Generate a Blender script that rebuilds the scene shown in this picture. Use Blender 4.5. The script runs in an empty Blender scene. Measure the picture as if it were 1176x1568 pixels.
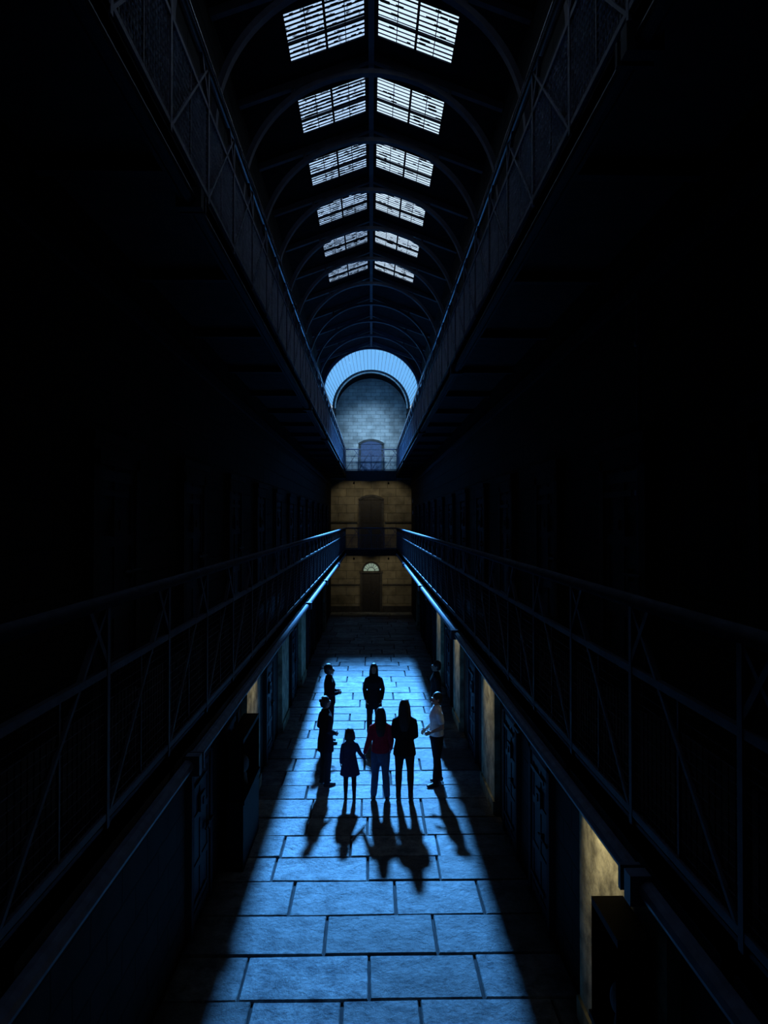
import bpy, bmesh, math, random
from mathutils import Vector, Matrix
DEBUG=0
random.seed(7)
S = bpy.context.scene
S.view_settings.view_transform = 'Standard'
S.view_settings.look = 'None'
COL = S.collection

# ------------------------------------------------------------------ materials
def mat(name, base=(.5,.5,.5), rough=.6, metal=0., var=.35, scale=6., bump=.0, bscale=30., spec=.5, emit=0.):
    m = bpy.data.materials.new(name); m.use_nodes = True
    nt = m.node_tree; N = nt.nodes; L = nt.links
    b = N['Principled BSDF']
    b.inputs['Roughness'].default_value = rough
    b.inputs['Metallic'].default_value = metal
    b.inputs['Specular IOR Level'].default_value = spec
    tc = N.new('ShaderNodeTexCoord')
    n = N.new('ShaderNodeTexNoise'); n.inputs['Scale'].default_value = scale; n.inputs['Detail'].default_value = 6
    L.new(tc.outputs['Object'], n.inputs['Vector'])
    r = N.new('ShaderNodeValToRGB')
    r.color_ramp.elements[0].position = .3; r.color_ramp.elements[1].position = .7
    r.color_ramp.elements[0].color = tuple(c*(1-var) for c in base)+(1,)
    r.color_ramp.elements[1].color = tuple(min(1,c*(1+var)) for c in base)+(1,)
    L.new(n.outputs['Fac'], r.inputs['Fac']); L.new(r.outputs['Color'], b.inputs['Base Color'])
    if emit:
        L.new(r.outputs['Color'], b.inputs['Emission Color']); b.inputs['Emission Strength'].default_value=emit
    if bump > 0:
        n2 = N.new('ShaderNodeTexNoise'); n2.inputs['Scale'].default_value = bscale; n2.inputs['Detail'].default_value = 4
        L.new(tc.outputs['Object'], n2.inputs['Vector'])
        bp = N.new('ShaderNodeBump'); bp.inputs['Strength'].default_value = bump; bp.inputs['Distance'].default_value = .02
        L.new(n2.outputs['Fac'], bp.inputs['Height']); L.new(bp.outputs['Normal'], b.inputs['Normal'])
    return m

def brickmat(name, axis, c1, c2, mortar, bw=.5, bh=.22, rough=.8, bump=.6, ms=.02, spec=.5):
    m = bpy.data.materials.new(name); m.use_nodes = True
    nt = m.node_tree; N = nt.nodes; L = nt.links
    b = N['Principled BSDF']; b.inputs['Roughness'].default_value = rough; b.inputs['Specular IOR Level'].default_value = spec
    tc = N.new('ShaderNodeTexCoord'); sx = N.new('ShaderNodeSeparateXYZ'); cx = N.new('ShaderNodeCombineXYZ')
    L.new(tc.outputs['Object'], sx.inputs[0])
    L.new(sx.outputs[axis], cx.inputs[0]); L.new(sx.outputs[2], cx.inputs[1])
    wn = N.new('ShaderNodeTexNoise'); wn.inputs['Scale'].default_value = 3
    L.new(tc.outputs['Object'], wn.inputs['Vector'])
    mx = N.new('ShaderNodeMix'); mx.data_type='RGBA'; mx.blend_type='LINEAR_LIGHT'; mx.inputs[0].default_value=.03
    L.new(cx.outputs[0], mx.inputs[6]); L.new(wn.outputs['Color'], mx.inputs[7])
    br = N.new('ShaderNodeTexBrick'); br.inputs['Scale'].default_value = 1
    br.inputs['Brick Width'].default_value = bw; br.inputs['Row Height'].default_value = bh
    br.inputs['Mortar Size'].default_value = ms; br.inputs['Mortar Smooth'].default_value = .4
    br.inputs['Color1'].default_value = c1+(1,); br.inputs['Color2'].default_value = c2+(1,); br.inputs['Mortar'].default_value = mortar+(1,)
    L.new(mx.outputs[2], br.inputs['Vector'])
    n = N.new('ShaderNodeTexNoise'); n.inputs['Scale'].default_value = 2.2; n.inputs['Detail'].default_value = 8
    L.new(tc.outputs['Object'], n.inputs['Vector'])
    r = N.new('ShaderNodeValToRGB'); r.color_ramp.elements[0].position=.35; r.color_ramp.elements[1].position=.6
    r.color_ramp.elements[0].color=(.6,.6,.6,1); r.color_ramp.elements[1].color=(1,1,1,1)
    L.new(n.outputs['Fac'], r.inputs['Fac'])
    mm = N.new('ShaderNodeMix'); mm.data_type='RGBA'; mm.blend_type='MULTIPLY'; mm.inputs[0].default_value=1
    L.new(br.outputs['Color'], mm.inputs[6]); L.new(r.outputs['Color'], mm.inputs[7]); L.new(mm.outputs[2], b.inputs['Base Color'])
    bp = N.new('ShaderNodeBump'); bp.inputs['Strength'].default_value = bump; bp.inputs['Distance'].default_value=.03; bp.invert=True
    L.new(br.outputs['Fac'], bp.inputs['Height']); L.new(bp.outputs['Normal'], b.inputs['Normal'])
    return m

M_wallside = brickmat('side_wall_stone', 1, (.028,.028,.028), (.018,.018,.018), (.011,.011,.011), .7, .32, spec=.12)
M_wallend  = brickmat('end_wall_painted_brick', 0, (.78,.78,.74), (.60,.60,.57), (.40,.40,.38), .5, .2, ms=.014)
M_wallwarm = brickmat('end_wall_ochre_stone', 0, (.40,.36,.25), (.31,.28,.19), (.15,.14,.10), .9, .45, ms=.014)
M_pier  = mat('ochre_limewash', (.36,.34,.22), .85, var=.6, scale=5, bump=.7, bscale=14)
M_dark  = mat('dark_plaster', (.04,.04,.045), .9, bump=.2, spec=.2)
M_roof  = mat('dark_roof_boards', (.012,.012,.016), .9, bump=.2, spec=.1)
M_rib   = mat('painted_rib_timber', (.095,.095,.13), .6, var=.2, spec=.3)
M_metal = mat('dark_blue_painted_iron', (.09,.10,.17), .5, metal=.2, var=.3, scale=12, spec=.4)
M_metalb= mat('dark_painted_iron', (.05,.055,.09), .55, metal=.1, var=.3, scale=12, spec=.3)
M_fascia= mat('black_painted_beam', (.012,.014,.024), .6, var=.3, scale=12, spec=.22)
M_pipe  = mat('blue_grey_edge_tube', (.08,.105,.18), .5, metal=.2, var=.3, scale=12, spec=.4)
M_mesh  = mat('galvanised_wire', (.75,.75,.9), .4, metal=.5, var=.2, scale=12)
M_rail  = mat('polished_iron_handrail', (.85,.88,.97), .25, metal=.85, var=.12, scale=10)
M_railb = mat('dark_iron_handrail', (.06,.075,.12), .65, metal=.1, var=.3, scale=10, spec=.2)
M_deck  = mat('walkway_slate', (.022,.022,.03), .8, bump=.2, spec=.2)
M_wood  = mat('dark_painted_door_wood', (.03,.06,.16), .5, var=.3, scale=9, bump=.2)
M_cell  = mat('cell_door_wood', (.014,.017,.03), .6, var=.3, scale=9, bump=.2, spec=.2)
M_wood2 = mat('dark_brown_door_wood', (.03,.028,.027), .6, var=.3, scale=9, bump=.2)
M_frame = mat('door_frame_stone', (.06,.06,.06), .8, bump=.2)
M_cframe= mat('cell_frame_stone', (.025,.025,.032), .8, bump=.2, spec=.2)
M_cab   = mat('cabinet_black_lacquer', (.005,.005,.006), .7, spec=.1)
M_lamp  = mat('lamp_black_metal', (.03,.03,.03), .4, metal=.5)
M_cast  = mat('plaster_cast', (.2,.19,.17), .8)

def glassmat(name, tint, dirt, dcol=(.02,.02,.025), scale=9, maxd=.9):
    m = bpy.data.materials.new(name); m.use_nodes = True
    nt=m.node_tree; N=nt.nodes; L=nt.links; N.remove(N['Principled BSDF'])
    out=N['Material Output']
    t=N.new('ShaderNodeBsdfTransparent'); t.inputs[0].default_value=tint+(1,)
    d=N.new('ShaderNodeBsdfDiffuse'); d.inputs[0].default_value=dcol+(1,)
    tc=N.new('ShaderNodeTexCoord'); n=N.new('ShaderNodeTexNoise'); n.inputs['Scale'].default_value=scale; n.inputs['Detail'].default_value=5
    L.new(tc.outputs['Object'], n.inputs['Vector'])
    r=N.new('ShaderNodeValToRGB'); r.color_ramp.elements[0].position=dirt; r.color_ramp.elements[1].position=dirt+.12
    r.color_ramp.elements[0].color=(0,0,0,1); r.color_ramp.elements[1].color=(maxd,maxd,maxd,1)
    L.new(n.outputs['Fac'], r.inputs['Fac'])
    mx=N.new('ShaderNodeMixShader'); L.new(r.outputs['Color'], mx.inputs[0]); L.new(t.outputs[0], mx.inputs[1]); L.new(d.outputs[0], mx.inputs[2])
    L.new(mx.outputs[0], out.inputs['Surface'])
    return m
M_glR = glassmat('skylight_glass_clean', (.97,.98,1), .68)
M_glL = glassmat('skylight_glass_dirty', (.66,.74,.88), .56)
M_vault = glassmat('blue_translucent_sheet', (.22,.50,.80), .75, (.2,.35,.5), 3)
M_clear = glassmat('clear_pane', (.85,.88,.9), .8)

def floormat():
    m = bpy.data.materials.new('flagstone'); m.use_nodes=True
    nt=m.node_tree; N=nt.nodes; L=nt.links; b=N['Principled BSDF']
    tc=N.new('ShaderNodeTexCoord'); at=N.new('ShaderNodeAttribute'); at.attribute_name='slab'
    n=N.new('ShaderNodeTexNoise'); n.inputs['Scale'].default_value=3.2; n.inputs['Detail'].default_value=12; n.inputs['Roughness'].default_value=.78
    L.new(tc.outputs['Object'], n.inputs['Vector'])
    r=N.new('ShaderNodeValToRGB'); r.color_ramp.elements[0].position=.39; r.color_ramp.elements[1].position=.64
    r.color_ramp.elements[0].color=(.03,.045,.065,1); r.color_ramp.elements[1].color=(.36,.40,.42,1)
    L.new(n.outputs['Fac'], r.inputs['Fac'])
    mr=N.new('ShaderNodeMapRange'); mr.inputs[3].default_value=.4; mr.inputs[4].default_value=1.25
    L.new(at.outputs['Fac'], mr.inputs[0])
    mm=N.new('ShaderNodeMix'); mm.data_type='RGBA'; mm.blend_type='MULTIPLY'; mm.inputs[0].default_value=1
    L.new(r.outputs['Color'], mm.inputs[6]); L.new(mr.outputs[0], mm.inputs[7]); L.new(mm.outputs[2], b.inputs['Base Color'])
    mr2=N.new('ShaderNodeMapRange'); mr2.inputs[1].default_value=.3; mr2.inputs[2].default_value=.7; mr2.inputs[3].default_value=.36; mr2.inputs[4].default_value=.60
    L.new(n.outputs['Fac'], mr2.inputs[0]); L.new(mr2.outputs[0], b.inputs['Roughness'])
    b.inputs['Specular IOR Level'].default_value=.5
    n2=N.new('ShaderNodeTexNoise'); n2.inputs['Scale'].default_value=11; n2.inputs['Detail'].default_value=10; n2.inputs['Roughness'].default_value=.72
    L.new(tc.outputs['Object'], n2.inputs['Vector'])
    n3=N.new('ShaderNodeTexNoise'); n3.inputs['Scale'].default_value=2.5; n3.inputs['Detail'].default_value=3
    L.new(tc.outputs['Object'], n3.inputs['Vector'])
    bp0=N.new('ShaderNodeBump'); bp0.inputs['Distance'].default_value=.08; bp0.inputs['Strength'].default_value=.7
    L.new(n3.outputs['Fac'], bp0.inputs['Height'])
    bp=N.new('ShaderNodeBump'); bp.inputs['Distance'].default_value=.05; bp.inputs['Strength'].default_value=.8
    L.new(bp0.outputs['Normal'], bp.inputs['Normal'])
    L.new(n2.outputs['Fac'], bp.inputs['Height']); L.new(bp.outputs['Normal'], b.inputs['Normal'])
    return m
M_floor = floormat()

# ------------------------------------------------------------------ mesh builder
class MB:
    def __init__(s): s.v=[]; s.f=[]; s.mi=[]; s.cur=0
    def add(s, vs, fs):
        o=len(s.v); s.v += [tuple(p) for p in vs]; s.f += [tuple(i+o for i in q) for q in fs]; s.mi += [s.cur]*len(fs)
    def hexa(s, p):
        s.add(p, [(0,3,2,1),(4,5,6,7),(0,1,5,4),(1,2,6,5),(2,3,7,6),(3,0,4,7)])
    def box(s, x0,x1,y0,y1,z0,z1):
        s.hexa([(x0,y0,z0),(x1,y0,z0),(x1,y1,z0),(x0,y1,z0),(x0,y0,z1),(x1,y0,z1),(x1,y1,z1),(x0,y1,z1)])
    def beam(s, a, b, w, h, up=(0,0,1)):
        a=Vector(a); b=Vector(b); d=(b-a).normalized(); up=Vector(up)
        if abs(d.dot(up))>.98: up=Vector((0,1,0))
        u=d.cross(up).normalized()*(w/2); v=u.cross(d).normalized()*(h/2)
        s.hexa([a-u-v,a+u-v,b+u-v,b-u-v,a-u+v,a+u+v,b+u+v,b-u+v])
    def tube(s, pts, rs, n=12, ref=(1,0,0), cap=True):
        pts=[Vector(p) for p in pts]; rs=[(r,r) if not isinstance(r,(tuple,list)) else r for r in rs]
        P=list(pts); R=list(rs)
        if cap:
            d0=(pts[0]-pts[1]).normalized(); d1=(pts[-1]-pts[-2]).normalized()
            m0=min(rs[0]); m1=min(rs[-1])
            P=[pts[0]+d0*m0*.95, pts[0]+d0*m0*.6]+P+[pts[-1]+d1*m1*.6, pts[-1]+d1*m1*.95]
            R=[(rs[0][0]*.3,rs[0][1]*.3),(rs[0][0]*.8,rs[0][1]*.8)]+R+[(rs[-1][0]*.8,rs[-1][1]*.8),(rs[-1][0]*.3,rs[-1][1]*.3)]
        ref=Vector(ref); vs=[]; fs=[]
        for i,p in enumerate(P):
            a=P[max(0,i-1)]; b=P[min(len(P)-1,i+1)]; d=(b-a).normalized()
            rf=ref if abs(d.dot(ref))<.95 else Vector((0,1,0))
            u=(rf-d*rf.dot(d)).normalized(); v=d.cross(u)
            for k in range(n):
                t=2*math.pi*k/n
                vs.append(p+u*R[i][0]*math.cos(t)+v*R[i][1]*math.sin(t))
        for i in range(len(P)-1):
            for k in range(n):
                fs.append((i*n+k,i*n+(k+1)%n,(i+1)*n+(k+1)%n,(i+1)*n+k))
        fs.append(tuple(reversed(range(n)))); fs.append(tuple((len(P)-1)*n+k for k in range(n)))
        s.add(vs,fs)
    def ell(s, c, r, nu=16, nv=10):
        vs=[(c[0],c[1],c[2]-r[2])]; fs=[]
        for j in range(1,nv):
            ph=-math.pi/2+math.pi*j/nv
            for k in range(nu):
                t=2*math.pi*k/nu
                vs.append((c[0]+r[0]*math.cos(ph)*math.cos(t), c[1]+r[1]*math.cos(ph)*math.sin(t), c[2]+r[2]*math.sin(ph)))
        vs.append((c[0],c[1],c[2]+r[2])); T=len(vs)-1
        for k in range(nu):
            fs.append((0,1+(k+1)%nu,1+k)); fs.append((T,1+(nv-2)*nu+k,1+(nv-2)*nu+(k+1)%nu))
        for j in range(nv-2):
            for k in range(nu):
                fs.append((1+j*nu+k,1+j*nu+(k+1)%nu,1+(j+1)*nu+(k+1)%nu,1+(j+1)*nu+k))
        s.add(vs,fs)
    def mesh(s, name, mats, smooth=False):
        me=bpy.data.meshes.new(name); me.from_pydata(s.v,[],s.f)
        for m in (mats if isinstance(mats,list) else [mats]): me.materials.append(m)
        me.polygons.foreach_set('material_index', s.mi)
        if smooth: me.polygons.foreach_set('use_smooth',[True]*len(s.f))
        me.update(); return me
    def build(s, name, mats, smooth=False, parent=None):
        o=bpy.data.objects.new(name, s.mesh(name,mats,smooth)); COL.objects.link(o)
        if parent: o.parent=parent
        return o
def obj(name, me, loc=(0,0,0), rz=0, parent=None):
    o=bpy.data.objects.new(name, me); COL.objects.link(o); o.location=loc; o.rotation_euler=(0,0,rz)
    if parent: o.parent=parent
    return o

# ------------------------------------------------------------------ layout constants
HW=1.30; WX=2.2; YE=38.5; Y0=-2.5
Z1=3.5; Z2=7.5; YB=35.7; YA=31.0
def zr(x): return 12.75-.37*abs(x)

# floor slabs
rows=[2.9,3.7,4.4,5.15,5.9,6.65,7.41,8.18,8.99,9.84,10.54]
while rows[-1]<YE-.6: rows.append(rows[-1]+random.uniform(.64,.86))
rows.append(YE)
r0=[Y0]
while r0[-1]<2.2: r0.append(r0[-1]+.78)
rows=r0+rows
fixed={7.41:[-1.40,-.02,1.19],8.18:[-.55,.77],8.99:[-1.05,.32,1.45],9.84:[-1.39,-.05,.97]}
fb=MB(); vals=[]
for i in range(len(rows)-1):
    a,b=rows[i],rows[i+1]
    js=fixed.get(a)
    if js is None:
        js=[]; x=-WX+random.uniform(.35,1.2)
        while x<WX-.3: js.append(x); x+=random.uniform(.8,1.45)
    xs=[-WX]+js+[WX]
    for k in range(len(xs)-1):
        g=.008
        j=lambda: random.uniform(-.012,.012)
        x0,x1,y0,y1=xs[k]+g,xs[k+1]-g,a+g,b-g
        h=random.uniform(-.008,.005); t=[h+random.uniform(-.006,.006) for _ in range(4)]; c=.010
        q=[(x0+abs(j()),y0+abs(j())),(x1-abs(j()),y0+abs(j())),(x1-abs(j()),y1-abs(j())),(x0+abs(j()),y1-abs(j()))]
        sg=[(1,1),(-1,1),(-1,-1),(1,-1)]
        vs=[(p[0],p[1],-.06) for p in q]+[(p[0],p[1],h-.016) for p in q]+[(p[0]+c*u[0],p[1]+c*u[1],tt) for p,u,tt in zip(q,sg,t)]
        fs=[(0,1,5,4),(1,2,6,5),(2,3,7,6),(3,0,4,7),(4,5,9,8),(5,6,10,9),(6,7,11,10),(7,4,8,11),(8,9,10,11)]
        fb.add(vs,fs); vals += [random.random()]*len(fs)
fb.cur=1; fb.box(-2.6,2.6,Y0-.1,YE+.3,-.2,-.045); vals += [0]*6
fo=fb.build('floor',[M_floor,M_dark])
at=fo.data.attributes.new('slab','FLOAT','FACE'); at.data.foreach_set('value',vals)

# side walls
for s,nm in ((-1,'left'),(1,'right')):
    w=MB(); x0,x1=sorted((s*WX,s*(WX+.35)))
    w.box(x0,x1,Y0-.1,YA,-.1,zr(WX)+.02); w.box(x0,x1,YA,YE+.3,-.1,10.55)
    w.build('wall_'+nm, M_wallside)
    t=MB()
    for z in (Z1+3.35,Z2+2.9):
        a,b=sorted((s*WX,s*(WX-.05))); t.box(a,b,Y0,YE-.0,z,z+.14)
    t.build('trim_'+('1' if s<0 else '2'), M_cframe)
w=MB(); w.box(-2.6,2.6,Y0-.3,Y0,-.1,13.2); w.build('wall_front', M_wallside)
def arcpts(cz,r,n=28,a0=0,a1=math.pi): return [(r*math.cos(a0+(a1-a0)*i/n), cz+r*math.sin(a0+(a1-a0)*i/n)) for i in range(n+1)]
def ring(mb, cz, ri_, ro, y0, y1, n=40, a0=0., a1=math.pi):
    A=arcpts(cz,ri_,n,a0,a1); B=arcpts(cz,ro,n,a0,a1)
    for i in range(n):
        mb.hexa([(A[i][0],y0,A[i][1]),(B[i][0],y0,B[i][1]),(B[i][0],y1,B[i][1]),(A[i][0],y1,A[i][1]),
                 (A[i+1][0],y0,A[i+1][1]),(B[i+1][0],y0,B[i+1][1]),(B[i+1][0],y1,B[i+1][1]),(A[i+1][0],y1,A[i+1][1])])
w=MB(); w.box(-2.5,2.5,YE,YE+.3,Z2-.3,10.6); w.box(-2.05,2.05,YE,YE+.3,10.6,10.82)
A=arcpts(10.82,2.05,40)
for i in range(40):
    (xa,za),(xb,zb)=A[i],A[i+1]
    w.hexa([(xa,YE,10.82),(xa,YE+.3,10.82),(xb,YE+.3,10.82),(xb,YE,10.82),(xa,YE,za),(xa,YE+.3,za),(xb,YE+.3,zb),(xb,YE,zb)])
w.cur=1; w.box(-2.5,2.5,YE,YE+.3,-.1,Z2-.3)
w.build('wall_back',[M_wallend,M_wallwarm])
b=MB(); b.box(-WX,-.62,YE-.08,YE,0,.32); b.box(.62,WX,YE-.08,YE,0,.32); b.box(-WX,-.62,YE-.05,YE,1.45,1.52); b.box(.62,WX,YE-.05,YE,1.45,1.52)
b.box(-WX,-.75,YE-.05,YE,Z1+1.35,Z1+1.42); b.box(.75,WX,YE-.05,YE,Z1+1.35,Z1+1.42)
b.build('baseboard_back', M_frame)

# ------------------------------------------------------------------ ceiling + skylights
panels=[(10.04+2.08*k, 11.14+2.08*k) for k in range(-5,6)]
c=MB()
def rq(s,x0,x1,y0,y1,th=.03):
    a=[(s*x0,y0,zr(x0)),(s*x1,y0,zr(x1)),(s*x1,y1,zr(x1)),(s*x0,y1,zr(x0))]
    c.hexa(a+[(p[0],p[1],p[2]+th) for p in a])
for s in (-1,1):
    rq(s,0,.08,Y0-.3,YA); rq(s,1.3,2.6,Y0-.3,YA)
    ys=[Y0-.3]+[v for p in panels for v in p]+[YA]
    for i in range(0,len(ys),2): rq(s,.08,1.3,ys[i],ys[i+1])
ring(c,10.82,1.95,2.03,36.7,YE+.1)
for s in (-1,1):
    x0,x1=sorted((s*1.92,s*2.5)); c.box(x0,x1,36.6,YE+.1,10.52,10.84)
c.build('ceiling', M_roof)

random.seed(11)
n=0
for p in panels:
    for s in (-1,1):
        n+=1; w=MB(); y0,y1=p
        def bar(xa,xb,ya,yb,dz0=-.012,dz1=.012):
            q=[(s*xa,ya,zr(xa)+dz0),(s*xb,ya,zr(xb)+dz0),(s*xb,yb,zr(xb)+dz0),(s*xa,yb,zr(xa)+dz0)]
            w.hexa(q+[(v[0],v[1],v[2]+dz1-dz0) for v in q])
        bar(.08,1.3,y0,y0+.02); bar(.08,1.3,y1-.02,y1); bar(.08,.11,y0,y1); bar(1.27,1.3,y0,y1)
        bar(.68,.715,y0,y1,-.02,.02); ym=(y0+y1)/2+.12; bar(.08,1.3,ym-.02,ym+.02,-.02,.02)
        ns=11
        for i in range(1,ns):
            yy=y0+(y1-y0)*i/ns
            for (xa,xb) in ((.11,.68),(.715,1.27)):
                th=random.uniform(.008,.015)*(1.5 if s<0 else 1)
                bar(xa,xb,yy-th,yy+th,.002,.010)
                k=random.randint(1,4) if s<0 else random.randint(0,2)
                for _ in range(k):
                    xx=random.uniform(xa,xb-.1); bar(xx,min(xb,xx+random.uniform(.03,.16)),yy-.025,yy+random.uniform(.01,.035),.010,.016)
        for xx in (.4,.98): bar(xx-.006,xx+.006,y0,y1,.0,.010)
        w.cur=1
        q=[(s*.09,y0,zr(.09)+.018),(s*1.29,y0,zr(1.29)+.018),(s*1.29,y1,zr(1.29)+.018),(s*.09,y1,zr(.09)+.018)]
        w.add(q,[(0,1,2,3)])
        w.build('window_%d'%n,[M_roof, M_glL if s<0 else M_glR])

ribmesh=MB()
ring(ribmesh,10.30,2.10,2.18,-.06,.06)
for s in (-1,1):
    ribmesh.beam((0,0,zr(0)-.06),(s*2.2,0,zr(2.2)-.06),.12,.10,(0,1,0))
    ribmesh.beam((s*2.14,0,10.30),(s*2.14,0,9.7),.12,.12)
    for xx in (1.3,):
        ribmesh.beam((s*xx,0,10.3+math.sqrt(2.14**2-xx*xx)),(s*xx,0,zr(xx)-.05),.05,.05)
rm=ribmesh.mesh('roof_rib',M_rib)
y=11.62-2.08*6
while y<30.6: obj('roof_rib',rm,(0,y,0)); y+=2.08
pb=MB(); pb.beam((0,Y0,zr(0)-.14),(0,YA,zr(0)-.14),.09,.12); pb.build('ridge_beam',M_rib)

def header(name, y0,y1, cz, r, half, top, zbot, m):
    mb=MB(); A=arcpts(cz,r,40)
    for i in range(40):
        (xa,za),(xb,zb)=A[i],A[i+1]
        mb.hexa([(xa,y0,za),(xa,y0,top),(xa,y1,top),(xa,y1,za),(xb,y0,zb),(xb,y0,top),(xb,y1,top),(xb,y1,zb)])
    mb.box(-half,-r,y0,y1,zbot,top); mb.box(r,half,y0,y1,zbot,top)
    return mb.build(name,m)
header('wall_arch_near', YA-.15, YA+.02, 10.58, 2.08, 2.6, 12.85, 8.9, M_dark)
w=MB(); ring(w,10.82,1.88,2.03,36.6,36.78)
for s in (-1,1):
    x0,x1=sorted((s*1.88,s*2.2)); w.box(x0,x1,36.62,36.82,8.9,10.82)
w.build('wall_arch_far', M_dark)
a=MB(); ring(a,10.58,2.05,2.13,YA-.22,YA-.15); a.build('trim_3',M_rib)
a=MB(); ring(a,10.82,1.84,1.90,36.50,36.60); a.build('trim_4',M_wallend)
v=MB(); n=72
A=arcpts(10.58,2.10,n); B=arcpts(10.82,1.94,n)
for i in range(n):
    v.add([(A[i][0],YA+.02,A[i][1]),(A[i+1][0],YA+.02,A[i+1][1]),(B[i+1][0],36.62,B[i+1][1]),(B[i][0],36.62,B[i][1])],[(0,1,2,3)])
v.cur=1
for i in range(0,n+1,2):
    v.beam((A[i][0]*.998,YA+.02,A[i][1]-.002),(B[i][0]*.998,36.62,B[i][1]-.002),.012,.012)
v.build('window_%d'%23,[M_vault,M_fascia],True)
sl=MB()
for s in (-1,1):
    x0,x1=sorted((s*2.02,s*2.6)); sl.box(x0,x1,YA+.02,36.62,10.5,10.6)
sl.build('trim_5',M_dark)

# ------------------------------------------------------------------ galleries
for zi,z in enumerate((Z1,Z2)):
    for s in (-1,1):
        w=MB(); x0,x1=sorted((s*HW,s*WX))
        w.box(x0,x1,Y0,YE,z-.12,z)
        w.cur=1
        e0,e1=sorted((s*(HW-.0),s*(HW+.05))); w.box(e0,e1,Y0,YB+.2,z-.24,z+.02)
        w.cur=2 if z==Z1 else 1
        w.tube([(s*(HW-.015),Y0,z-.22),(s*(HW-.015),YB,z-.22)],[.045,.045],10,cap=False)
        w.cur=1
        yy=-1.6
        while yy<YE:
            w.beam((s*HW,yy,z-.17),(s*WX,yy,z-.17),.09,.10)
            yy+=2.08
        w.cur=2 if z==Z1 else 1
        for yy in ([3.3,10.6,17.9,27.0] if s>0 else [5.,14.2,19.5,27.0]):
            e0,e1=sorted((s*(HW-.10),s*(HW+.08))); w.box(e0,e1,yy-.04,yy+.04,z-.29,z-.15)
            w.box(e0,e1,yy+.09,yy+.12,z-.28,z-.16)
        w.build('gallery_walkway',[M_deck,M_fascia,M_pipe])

def railing(name, p0, p1, z, mesh=True, post=1.05, wire=.0032, rm_=None, rr=.034, pm=None):
    p0=Vector(p0); p1=Vector(p1); Lg=(p1-p0).length; d=(p1-p0)/Lg
    root=bpy.data.objects.new(name,None); COL.objects.link(root)
    w=MB()
    P=lambda t,h: (p0.x+d.x*t, p0.y+d.y*t, z+h)
    w.tube([P(0,1.1),P(Lg,1.1)],[rr,rr],14,cap=False)
    w.build('handrail',rm_ or M_rail,True,root)
    w=MB()
    w.beam(P(0,.76),P(Lg,.76),.03,.035); w.beam(P(0,.06),P(Lg,.06),.03,.035)
    n=max(1,round(Lg/post)); st=Lg/n
    for i in range(n+1):
        w.beam(P(i*st,0),P(i*st,1.1),.035,.035)
        if i<n:
            w.beam(P(i*st,.03),P((i+1)*st,1.08),.028,.02)
            w.beam(P((i+.5)*st,.06),P((i+.5)*st,.76),.014,.014)
            w.beam(P((i+1)*st-.0,.8),P((i+1)*st-.22,1.08),.03,.03)
    w.build('posts_and_braces',pm or M_metal,False,root)
    if mesh:
        w=MB(); g=.05; k=int(Lg/g); r=wire
        up=Vector((0,0,1)); nn=d.cross(up)
        for i in range(k):
            t=i*g
            a=Vector(P(t,.06)); b=Vector(P(t,.76))
            w.add([a+d*r,a-d*r*.5+nn*r,a-d*r*.5-nn*r,b+d*r,b-d*r*.5+nn*r,b-d*r*.5-nn*r],[(0,1,4,3),(1,2,5,4),(2,0,3,5)])
        for j in range(1,14):
            a=Vector(P(0,.06+j*.05)); b=Vector(P(Lg,.06+j*.05))
            w.add([a+up*r,a-up*r*.5+nn*r,a-up*r*.5-nn*r,b+up*r,b-up*r*.5+nn*r,b-up*r*.5-nn*r],[(0,1,4,3),(1,2,5,4),(2,0,3,5)])
        w.build('wire_mesh',M_mesh if z>5 else M_metalb,False,root)
    return root
for z in (Z1,Z2):
    for s in (-1,1):
        railing('gallery_railing',(s*HW,1.4,0),(s*HW,YB,0),z,wire=.006 if z>5 else .003,rm_=M_rail if z>5 else M_railb,rr=.042 if z>5 else .034,pm=M_metal if z>5 else M_metalb)
    w=MB(); w.box(-HW,HW,YB,YE,z-.12,z); w.cur=1
    w.box(-HW,HW,YB-.05,YB+.08,z-(.5 if z==Z2 else .3),z+.02)
    for xx in (-.8,-.27,.27,.8): w.box(xx-.05,xx+.05,YB,YE,z-.3,z-.12)
    w.build('bridge_deck',[M_deck,M_fascia])
    railing('bridge_railing',(-HW,YB,0),(HW,YB,0),z,post=.65,rm_=M_pipe)
w=MB(); w.box(-HW,HW,Y0,1.3,Z1-.12,Z1); w.cur=1; w.box(-HW,HW,1.25,1.35,Z1-.3,Z1+.02)
w.build('bridge_deck',[M_deck,M_fascia])

# ------------------------------------------------------------------ cell doors
d=MB()
d.cur=0
d.box(0,.07,-.55,-.43,0,2.05); d.box(0,.07,.43,.55,0,2.05); d.box(0,.07,-.55,.55,1.95,2.12); d.box(0,.10,-.6,.6,2.12,2.2)
d.cur=1
d.box(0,.035,-.43,.43,.0,1.95)
for zz in (.12,.68,1.28,1.82): d.box(.035,.05,-.43,.43,zz,zz+.09)
for yy in (-.43,-.05,.34): d.box(.035,.047,yy,yy+.09,0,1.95)
d.box(.05,.075,-.13,.13,1.36,1.56)
d.cur=2
for zz in (.3,1.7): d.box(.05,.065,-.45,.25,zz,zz+.05)
d.tube([(.085,.1,1.05),(.085,.5,1.05)],[.016,.016],8); d.box(.05,.1,.22,.27,1.0,1.1); d.box(.05,.09,-.03,.03,1.42,1.5)
dm=d.mesh('cell_door',[M_cframe,M_cell,M_fascia])
for lz in (0,Z1,Z2):
    ys=[3.4+2.6*i for i in range(13)] if lz>0 else [3.4,9.0,10.9,15.0,19.6,24.2,26.9,29.6]
    for yy in ys:
        obj('cell_door',dm,(WX,yy,lz+.001),math.pi)
        obj('cell_door',dm,(-WX,yy,lz+.001),0)

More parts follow.
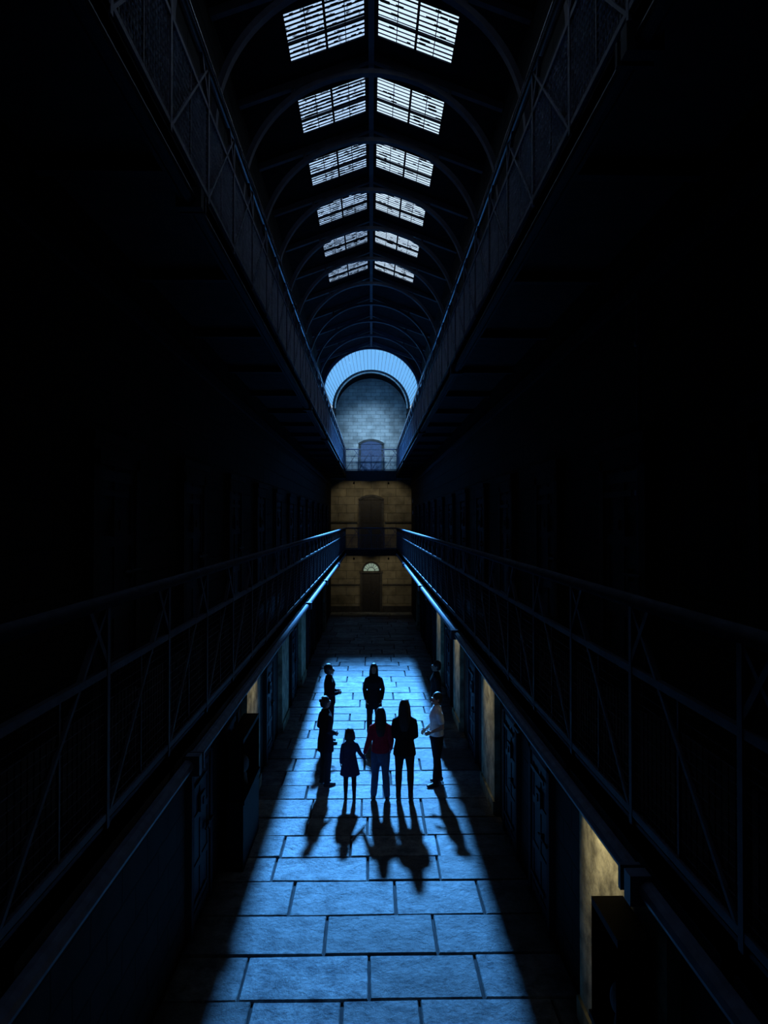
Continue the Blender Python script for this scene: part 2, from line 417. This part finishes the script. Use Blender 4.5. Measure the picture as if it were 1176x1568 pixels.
for (a_,b_,ss) in ((5.0,7.1,(1,)),(12.0,13.4,(-1,1)),(16.7,18.0,(-1,1)),(21.3,22.7,(-1,1)),(32.0,33.0,(-1,1))):
    for s in ss:
        w=MB(); x0,x1=sorted((s*(WX-.10),s*WX)); w.box(x0,x1,a_,b_,.0,3.2)
        x0,x1=sorted((s*(WX-.13),s*WX)); w.box(x0,x1,a_-.02,b_+.02,.0,.22); w.box(x0,x1,a_-.02,b_+.02,3.08,3.24)
        w.build('wall_pier',M_pier)

def enddoor(name,w_,z0,h,m,arch=False,fan=False):
    d=MB(); y=YE
    d.cur=0
    hw=w_/2
    d.box(-hw-.12,-hw,y-.1,y,z0,z0+h); d.box(hw,hw+.12,y-.1,y,z0,z0+h)
    if arch:
        r=hw*1.9; cz=z0+h-math.sqrt(r*r-hw*hw); a=math.asin(hw/r)
        ring(d,cz,r,r+.12,y-.1,y,14,math.pi/2-a*1.15,math.pi/2+a*1.15)
        A=arcpts(cz,r,14,math.pi/2-a,math.pi/2+a)
        d.cur=1
        for i in range(14):
            (xa,za),(xb,zb)=A[i],A[i+1]
            d.hexa([(xa,y-.04,z0+h-.02),(xa,y,z0+h-.02),(xa,y,za),(xa,y-.04,za),(xb,y-.04,z0+h-.02),(xb,y,z0+h-.02),(xb,y,zb),(xb,y-.04,zb)])
    else:
        d.box(-hw-.16,hw+.16,y-.14,y,z0+h,z0+h+.1)
    d.cur=1
    d.box(-hw,hw,y-.04,y-.0,z0,z0+h)
    for sx in (-1,1):
        xa,xb=sorted((sx*.03,sx*(hw-.06)))
        for (za,zb) in ((.15,.45*h),(.52*h,h-.12)):
            d.box(xa+.04,xb-.02,y-.055,y-.04,z0+za,z0+zb)
    d.box(-.012,.012,y-.06,y-.04,z0,z0+h)
    d.cur=2
    d.ell((.1,y-.09,z0+1.05),(.03,.03,.03),8,6); d.tube([(.1,y-.09,z0+1.05),(.1,y-.04,z0+1.05)],[.012,.012],8)
    if fan:
        d.cur=0; ring(d,z0+h+.12,.42,.52,y-.1,y,20)
        d.cur=2; ring(d,z0+h+.12,.18,.21,y-.06,y-.03,14)
        for k in range(1,8):
            t=math.pi*k/8; d.beam((.2*math.cos(t),y-.05,z0+h+.12+.2*math.sin(t)),(.42*math.cos(t),y-.05,z0+h+.12+.42*math.sin(t)),.02,.02)
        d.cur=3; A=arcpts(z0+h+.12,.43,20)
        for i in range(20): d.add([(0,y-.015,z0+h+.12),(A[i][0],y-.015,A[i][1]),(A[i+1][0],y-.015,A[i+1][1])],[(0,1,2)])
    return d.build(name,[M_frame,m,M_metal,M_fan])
M_fan=mat('fanlight_glass_glowing',(.40,.55,.45),.2,emit=.35)  # slight emission makes the pane look lit; no lamp behind it
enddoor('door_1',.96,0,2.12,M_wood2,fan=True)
enddoor('door_2',1.14,Z1,2.62,M_wood2,arch=True)
enddoor('door_3',1.14,Z2,1.66,M_wood,arch=True)

w=MB(); w.tube([(WX-.05,5.6,Z1),(WX-.05,5.6,6.85)],[.022,.022],10)
for zz in (3.9,5.2,6.4): w.box(WX-.08,WX,5.57,5.63,zz,zz+.04)
w.build('conduit_pipe',M_pipe,True)
def cabinet(x0,x1,y0,y1,h):
    d=MB(); x0,x1=sorted((x0,x1)); t=.03
    d.box(x0,x1,y0,y1,0,.95); d.box(x0-.02 if x0>0 else x0,x1+.02 if x0<0 else x1,y0-.02,y1+.02,.95,1.0); d.box(x0,x1,y0,y1,h-.06,h)
    for xx in (x0,x1-t):
        for yy in (y0,y1-t): d.box(xx,xx+t,yy,yy+t,1,h-.06)
    xb0,xb1=(x1-t,x1) if x0>0 else (x0,x0+t)
    d.box(xb0,xb1,y0,y1,1,h-.06); d.box(x0,x1,y1-t,y1,1,h-.06); d.box(x0,x1,y0,y0+t,1,h-.06)
    d.cur=1; cx=(x0+x1)/2; cy=(y0+y1)/2
    d.tube([(cx,cy,1.0),(cx,cy,1.16)],[.07,.045],12); d.ell((cx,cy,1.3),(.08,.1,.13)); d.tube([(cx,cy-.1,1.31),(cx,cy-.12,1.27)],[.012,.016],8)
    d.cur=2
    xf=x0+.005 if x0>0 else x1-.005
    d.add([(xf,y0,1),(xf,y1,1),(xf,y1,h-.06),(xf,y0,h-.06)],[(0,1,2,3)])
    return d.build('display_cabinet',[M_cab,M_cast,M_clear])
cabinet(1.80,2.06,5.15,5.76,1.93)
cabinet(-2.06,-1.82,10.1,11.5,1.87)
M_sign=mat('white_sign_board',(.7,.75,.8),.5,var=.1)
M_signb=mat('blue_sign_board',(.1,.35,.7),.5,var=.1)
for (yy,zz) in ((36.9,5.9),(36.9,5.3)):
    w=MB(); w.box(WX-.03,WX,yy-.15,yy+.15,zz,zz+.22); w.cur=1; w.box(WX-.035,WX-.03,yy-.11,yy+.11,zz+.04,zz+.18)
    w.build('wall_sign',[M_signb,M_sign])

# ------------------------------------------------------------------ lights
def look(o, tgt):
    d=Vector(tgt)-o.location; o.rotation_euler=d.to_track_quat('-Z','Y').to_euler()
def spot(name, loc, tgt, power, color, ang, blend=.5, rad=.05, parent=None):
    l=bpy.data.lights.new(name,'SPOT'); l.energy=power; l.color=color; l.spot_size=math.radians(ang); l.spot_blend=blend; l.shadow_soft_size=rad
    o=bpy.data.objects.new(name,l); COL.objects.link(o); o.location=loc; look(o,tgt); return o
spot('skylight_beam',(0.1,41.2,17.9),(0,13.6,0),270000,(.33,.64,1.),38,1.0,.75)

WARM=(1.,.84,.55)
def lamp(loc, tgt, power, ang=80, col=WARM, blend=.6, name='spot_lamp'):
    w=MB(); L=Vector(loc); d=(Vector(tgt)-L).normalized()
    w.tube([L-d*.10,L-d*.02],[.035,.05],12,cap=False); w.beam(L-d*.08,(L.x,L.y,L.z+.14),.02,.02)
    f=w.build(name,M_lamp,True)
    s=spot('bulb',loc,tgt,power,col,ang,blend,.03); s.parent=f
    return f
for yy,s,p in ((6.5,1,95),(12.7,1,50),(17.3,1,42),(22.0,1,36),(12.6,-1,40)):
    lamp((s*1.40,yy,3.05),(s*2.12,yy-.1,2.1),p,58,blend=.8)
lamp((-.9,36.6,2.98),(-1.0,38.5,1.5),16,95); lamp((.9,36.6,2.98),(1.0,38.5,1.5),20,95)
lamp((-.9,36.6,6.9),(-.85,38.5,5.6),22,95); lamp((.9,36.6,6.9),(.85,38.5,5.6),22,95)
for s in (-1,1): lamp((s*2.15,31.25,9.3),(0,38.5,9.3),900,36,(.36,.66,1.),1.,'added_wall_fill')  # added fill lights, unseen behind the arch jambs, to brighten the end wall

wd=bpy.data.worlds.new('sky'); S.world=wd; wd.use_nodes=True
bg=wd.node_tree.nodes['Background']; bg.inputs[0].default_value=(.62,.80,1,1); bg.inputs[1].default_value=1.2

# ------------------------------------------------------------------ people
def remesh(mb, name, m, vox, parent, smooth_it=3, clampz=False):
    me=mb.mesh(name+'_tmp',m); o=bpy.data.objects.new(name+'_tmp',me); COL.objects.link(o)
    r=o.modifiers.new('r','REMESH'); r.mode='VOXEL'; r.voxel_size=vox
    if smooth_it:
        sm=o.modifiers.new('s','SMOOTH'); sm.iterations=smooth_it; sm.factor=.5
    dg=bpy.context.evaluated_depsgraph_get(); dg.update()
    nm=bpy.data.meshes.new_from_object(o.evaluated_get(dg)); nm.name=name
    bpy.data.objects.remove(o)
    nm.materials.clear(); nm.materials.append(m)
    nm.polygons.foreach_set('use_smooth',[True]*len(nm.polygons))
    if clampz:
        for v in nm.vertices: v.co.z=max(v.co.z,0.0)
    no=bpy.data.objects.new(name,nm); COL.objects.link(no); no.parent=parent
    return no

M_skin=mat('skin',(.42,.27,.20),.5,var=.06)
M_eye=mat('eye_white',(.6,.6,.6),.3,var=.02); M_iris=mat('iris_dark',(.03,.02,.02),.2); M_lip=mat('lips',(.4,.16,.15),.5,var=.05)
M_hair=mat('dark_hair',(.03,.02,.018),.45,var=.5,scale=60,bump=.4,bscale=90)
M_shoe=mat('shoe_leather',(.02,.02,.022),.5)
def cloth(n,c): return mat(n,c,.9,var=.15,scale=20,bump=.25,bscale=60,spec=.2)
C_black=cloth('black_wool',(.012,.012,.016)); C_navy=cloth('navy_cotton',(.05,.06,.16)); C_red=cloth('red_knit',(.55,.03,.07))
C_jean=cloth('denim',(.11,.15,.28)); C_white=cloth('white_cotton',(.85,.85,.85)); C_grey=cloth('charcoal_cloth',(.025,.025,.03))

def person(name,x,y,h,rot,top,bottom,arms=None,legs=None,hair='long',outfit='pants',hem=.86,headk=1.,female=True,hairmat=None,lookz=0.,sleeves=True):
    k=h/1.70; root=bpy.data.objects.new(name,None); COL.objects.link(root)
    root.location=(x,y,0); root.rotation_euler=(0,0,rot); root.scale=(k,k,k)
    sh=.165 if female else .19; hp=.155 if female else .15
    arms=arms or {}
    legs=legs or {}
    A={}
    for s in (-1,1):
        A[s]=arms.get(s,((s*(sh+.055),.03,1.10),(s*(sh+.06),-.05,.87)))
    Lg={}
    for s in (-1,1):
        Lg[s]=legs.get(s,((s*.10,-.01,.48),(s*.105,.02,.085),0.))
    tor=[((0,0,.80),(.11,.10)),((0,0,.86),(hp,.11)),((0,.005,.94),(hp,.115)),((0,.0,1.05),(.125,.09)),((0,0,1.15),(.135,.098)),((0,-.008,1.27),(.155,.112)),((0,.0,1.35),(sh-.02,.09)),((0,.008,1.41),(.10,.068)),((0,.01,1.445),(.058,.055))]
    def torso(mb,g,zmin=0,zmax=9):
        T=[t for t in tor if zmin<=t[0][2]<=zmax]
        mb.tube([t[0] for t in T],[(t[1][0]+g,t[1][1]+g) for t in T],20,(1,0,0))
    def arm(mb,s,g,upto=1.):
        e,w=[Vector(q) for q in A[s]]; sp=Vector((s*(sh-.008),.005,1.335)); 
        mb.tube([Vector((s*.035,.008,1.39)),Vector((s*(sh-.075),.006,1.372)),sp,sp.lerp(e,.3),sp.lerp(e,.8),e,e.lerp(w,.3),e.lerp(w,.97)],[.035+g,.038+g,.047+g,.048+g,.04+g,.038+g,.037+g,.025+g],12)
    def leg(mb,s,g,z0=0,flare=0.):
        kn,an,_=Lg[s]; kn=Vector(kn); an=Vector(an); hpnt=Vector((s*.082,.005,.87))
        mb.tube([hpnt,hpnt.lerp(kn,.3),hpnt.lerp(kn,.8),kn,kn.lerp(an,.28)+Vector((0,.012,0)),kn.lerp(an,.75),an],[.088+g,.083+g,.062+g,.055+g,.056+g,.042+g+flare,.036+g+flare],14)
    mb=MB(); torso(mb,0); 
    for s in (-1,1): arm(mb,s,0); leg(mb,s,0)
    mb.tube([(0,.012,1.40),(0,.008,1.50)],[.055,.05],14)
    remesh(mb,'body',M_skin,.011,root,3)
    hz=1.47; q=headk
    E=lambda a:tuple(v*q for v in a)
    hd=bpy.data.objects.new('head_pivot',None); COL.objects.link(hd); hd.parent=root; hd.location=(0,0,hz); hd.rotation_euler=(0,0,lookz)
    H2=lambda a,b,c:(a*q,b*q,(c-hz)*q)
    mb=MB(); mb.ell(H2(0,.012,1.605),E((.073,.092,.095))); mb.ell(H2(0,-.022,1.55),E((.056,.064,.072)))
    mb.ell(H2(0,-.058,1.502),E((.026,.022,.02)))
    mb.tube([H2(0,-.088,1.60),H2(0,-.108,1.562),H2(0,-.095,1.552)],[.008*q,.014*q,.012*q],8)
    for s in (-1,1):
        mb.ell(H2(s*.075,.01,1.578),E((.01,.02,.032)),10,8); mb.ell(H2(s*.035,-.064,1.545),E((.022,.018,.022)),10,8)
    mb.tube([H2(-.05,-.078,1.61),H2(0,-.088,1.612),H2(.05,-.078,1.61)],[.009*q]*3,8)
    mb.tube([H2(0,.012,1.43),H2(0,.006,1.53)],[.052,.05],14)
    remesh(mb,'head',M_skin,.0055,hd,2)
    for s in (-1,1):
        e=MB(); e.ell(H2(s*.031,-.078,1.588),E((.014,.012,.011)),10,8); e.cur=1; e.ell(H2(s*.031,-.0865,1.588),E((.006,.005,.006)),8,6)
        e.build('eye',[M_eye,M_iris],True,hd)
    l=MB(); l.tube([H2(-.024,-.083,1.528),H2(0,-.09,1.527),H2(.024,-.083,1.528)],[(.006*q,.006*q),(.009*q,.008*q),(.006*q,.006*q)],8); l.build('mouth',M_lip,True,hd)
    mb=MB(); mb.ell(H2(0,.026,1.622),E((.086,.098,.10)),20,14)
    mb.ell(H2(0,.05,1.57),E((.078,.07,.08)))
    if hair=='long':
        mb.tube([H2(0,.06,1.60),H2(0,.075,1.50),H2(0,.095,1.40),H2(0,.105,1.30),H2(0,.105,1.2)],[(.08,.05),(.088,.045),(.10,.035),(.09,.03),(.06,.018)],16,(1,0,0))
        for s in (-1,1):
            mb.tube([H2(s*.07,.0,1.62),H2(s*.082,.01,1.53),H2(s*.09,-.0,1.43),H2(s*.095,-.05,1.33)],[(.022,.045),(.024,.045),(.022,.035),(.014,.02)],10,(1,0,0))
    elif hair=='bob':
        mb.tube([H2(0,.04,1.60),H2(0,.05,1.52),H2(0,.055,1.46)],[(.088,.06),(.098,.06),(.09,.045)],16,(1,0,0))
        for s in (-1,1): mb.tube([H2(s*.076,.0,1.62),H2(s*.09,.0,1.53),H2(s*.088,.0,1.47)],[(.02,.045),(.024,.045),(.02,.03)],10,(1,0,0))
    elif hair=='bun':
        mb.ell(H2(0,.12,1.64),E((.04,.035,.04)))
    remesh(mb,'hair',hairmat or M_hair,.008,hd,2)
    for s in (-1,1):
        e,w=[Vector(q_) for q_ in A[s]]; d=(w-e).normalized()
        nrm=Vector((-s,0,0)); nrm=(nrm-d*nrm.dot(d))
        if nrm.length<.3: nrm=Vector((0,0,-1))-d*d.z*-1
        nrm.normalize(); sd=d.cross(nrm)
        if sd.y>0 and abs(sd.y)>.3: sd=-sd
        mb=MB()
        mb.tube([w-d*.03,w+d*.01,w+d*.05,w+d*.088],[(.022,.02),(.027,.018),(.038,.014),(.038,.012)],12,sd)
        for off,ln in ((.029,.07),(.010,.08),(-.010,.074),(-.028,.058)):
            b0=w+d*.08+sd*off; c1=(d*.92+nrm*.35).normalized(); c2=(d*.65+nrm*.75).normalized(); c3=(d*.35+nrm*.93).normalized()
            p1=b0+c1*ln*.45; p2=p1+c2*ln*.32; p3=p2+c3*ln*.23
            mb.tube([b0-d*.015,b0,p1,p2,p3],[.0088,.0088,.0082,.0075,.0065],8)
        t0=w+d*.025+sd*.028; t1=t0+(d*.6+sd*.75+nrm*.2).normalized()*.035; t2=t1+(d*.9+sd*.3+nrm*.35).normalized()*.028
        mb.tube([t0-sd*.012,t0,t1,t2],[.012,.012,.0098,.008],8)
        remesh(mb,'hand',M_skin,.0042,root,1)
    if outfit in ('pants','coat'):
        mb=MB(); torso(mb,.012,0,1.05)
        for s in (-1,1): leg(mb,s,.013,flare=.010)
        remesh(mb,'trousers',bottom,.011,root,3)
    elif outfit in('leggings','dress'):
        mb=MB(); torso(mb,.006,0,1.0)
        for s in (-1,1): leg(mb,s,.005)
        remesh(mb,'leggings',bottom,.011,root,3)
    mb=MB(); torso(mb,.018,.9 if hem>.82 else .85,1.42)
    if outfit in('coat','leggings'):
        mb.tube([(0,.0,1.12),(0,0,.98),(0,.005,.86),(0,.005,hem)],[(.14,.115),(.165,.13),(.19,.145),(.20,.155)],20,(1,0,0),cap=False)
    elif outfit=='dress':
        mb.tube([(0,.0,1.12),(0,0,.98),(0,.0,.80),(0,.0,hem)],[(.145,.115),(.175,.145),(.215,.18),(.25,.21)],24,(1,0,0),cap=False)
    else:
        mb.tube([(0,0,1.1),(0,0,.96),(0,.0,hem)],[(.15,.118),(.172,.132),(.175,.135)],20,(1,0,0),cap=False)
    if sleeves:
        for s in (-1,1): arm(mb,s,.014)
    else:
        for s in (-1,1):
            e=Vector(A[s][0]); sp=Vector((s*(sh-.008),.005,1.335))
            mb.tube([Vector((s*.035,.008,1.39)),Vector((s*(sh-.075),.006,1.372)),sp,sp.lerp(e,.55)],[.05,.052,.062,.06],12)
    mb.tube([(0,.01,1.41),(0,.01,1.46)],[.066,.062],14,cap=False)
    nm={'dress':'dress','coat':'coat'}.get(outfit,'top')
    remesh(mb,nm,top,.011,root,3)
    for s in (-1,1):
        kn,an,to=Lg[s]; an=Vector(an); f=Vector((s*math.sin(to),-math.cos(to),0)); g=max(0,an.z-.085)
        base=Vector((an.x,an.y,g))
        mb=MB(); mb.tube([base-f*.045+Vector((0,0,.04)),base+f*.02+Vector((0,0,.042)),base+f*.09+Vector((0,0,.034)),base+f*.16+Vector((0,0,.026))],[(.034,.042),(.038,.044),(.043,.034),(.036,.024)],14,(1,0,0))
        mb.tube([base+Vector((0,0,.04)),base+Vector((0,0,.115))],[.044,.046],12)
        remesh(mb,'shoe',M_shoe,.007,root,2,True)
    return root

PI=math.pi
person('standing_man',-.94,15.9,1.76,PI/2+.2,C_black,C_black,hair='short',female=False,
   arms={1:((.2,.02,1.1),(.12,-.16,1.10)),-1:((-.23,.02,1.1),(-.13,-.16,1.10))})
person('standing_woman',-.86,13.4,1.66,PI/2+.5,C_black,C_grey,hair='bun',outfit='coat',hem=.66,
   arms={1:((.2,.05,1.1),(.14,-.12,.98)),-1:((-.21,.06,1.1),(-.12,-.14,1.0))},lookz=.2)
person('standing_woman',.06,16.4,1.66,0,C_black,C_black,hair='long',outfit='coat',hem=.66,
   arms={1:((.22,.03,1.1),(.19,-.09,.90)),-1:((-.22,.03,1.1),(-.19,-.09,.90))})
person('young_girl',-.38,12.67,1.24,PI,C_navy,C_grey,hair='bob',outfit='dress',hem=.62,headk=1.22,
   arms={-1:((-.24,-.02,1.14),(-.36,-.05,.98)),1:((.20,.03,1.12),(.22,-.03,.90))})
person('teenage_girl',.17,12.70,1.63,PI,C_red,C_jean,hair='long',outfit='pants',hem=.88,
   arms={1:((.225,.02,1.09),(.295,-.02,.86)),-1:((-.20,.03,1.1),(-.19,-.1,.9))},
   legs={1:((.10,-.02,.48),(.13,.0,.085),.15),-1:((-.09,.0,.48),(-.12,.05,.085),.1)})
person('standing_woman',.60,12.67,1.78,PI-.1,C_black,C_grey,hair='long',outfit='leggings',hem=.76,
   arms={1:((.19,.02,1.1),(.12,-.15,1.02)),-1:((-.19,.02,1.1),(-.12,-.15,1.02))})
person('man_in_white_shirt',1.24,13.4,1.72,-PI/2+.25,C_white,C_black,hair='short',female=False,sleeves=False,hem=.93,
   arms={1:((.22,.04,1.1),(.16,-.17,1.02)),-1:((-.23,.04,1.1),(-.2,-.14,.98))},
   legs={1:((.10,-.03,.48),(.12,-.06,.085),.1),-1:((-.1,.03,.48),(-.12,.1,.085),.1)})
person('standing_man',1.5,16.3,1.74,-PI/2,C_grey,C_black,hair='short',female=False)

# ------------------------------------------------------------------ camera
cd=bpy.data.cameras.new('camera'); cam=bpy.data.objects.new('camera',cd); COL.objects.link(cam)
cd.sensor_fit='VERTICAL'; cd.sensor_height=36; cd.sensor_width=27; cd.lens=1100/1600*36; cd.clip_start=.05; cd.clip_end=200
cam.location=(0,0,5.0)
cam.rotation_euler=(PI/2+math.atan(13/1100),0,-math.atan(20/1100))
if DEBUG:
    cd.lens*=5; cam.rotation_euler=(PI/2-math.atan(345/1100),0,0)
S.camera=cam
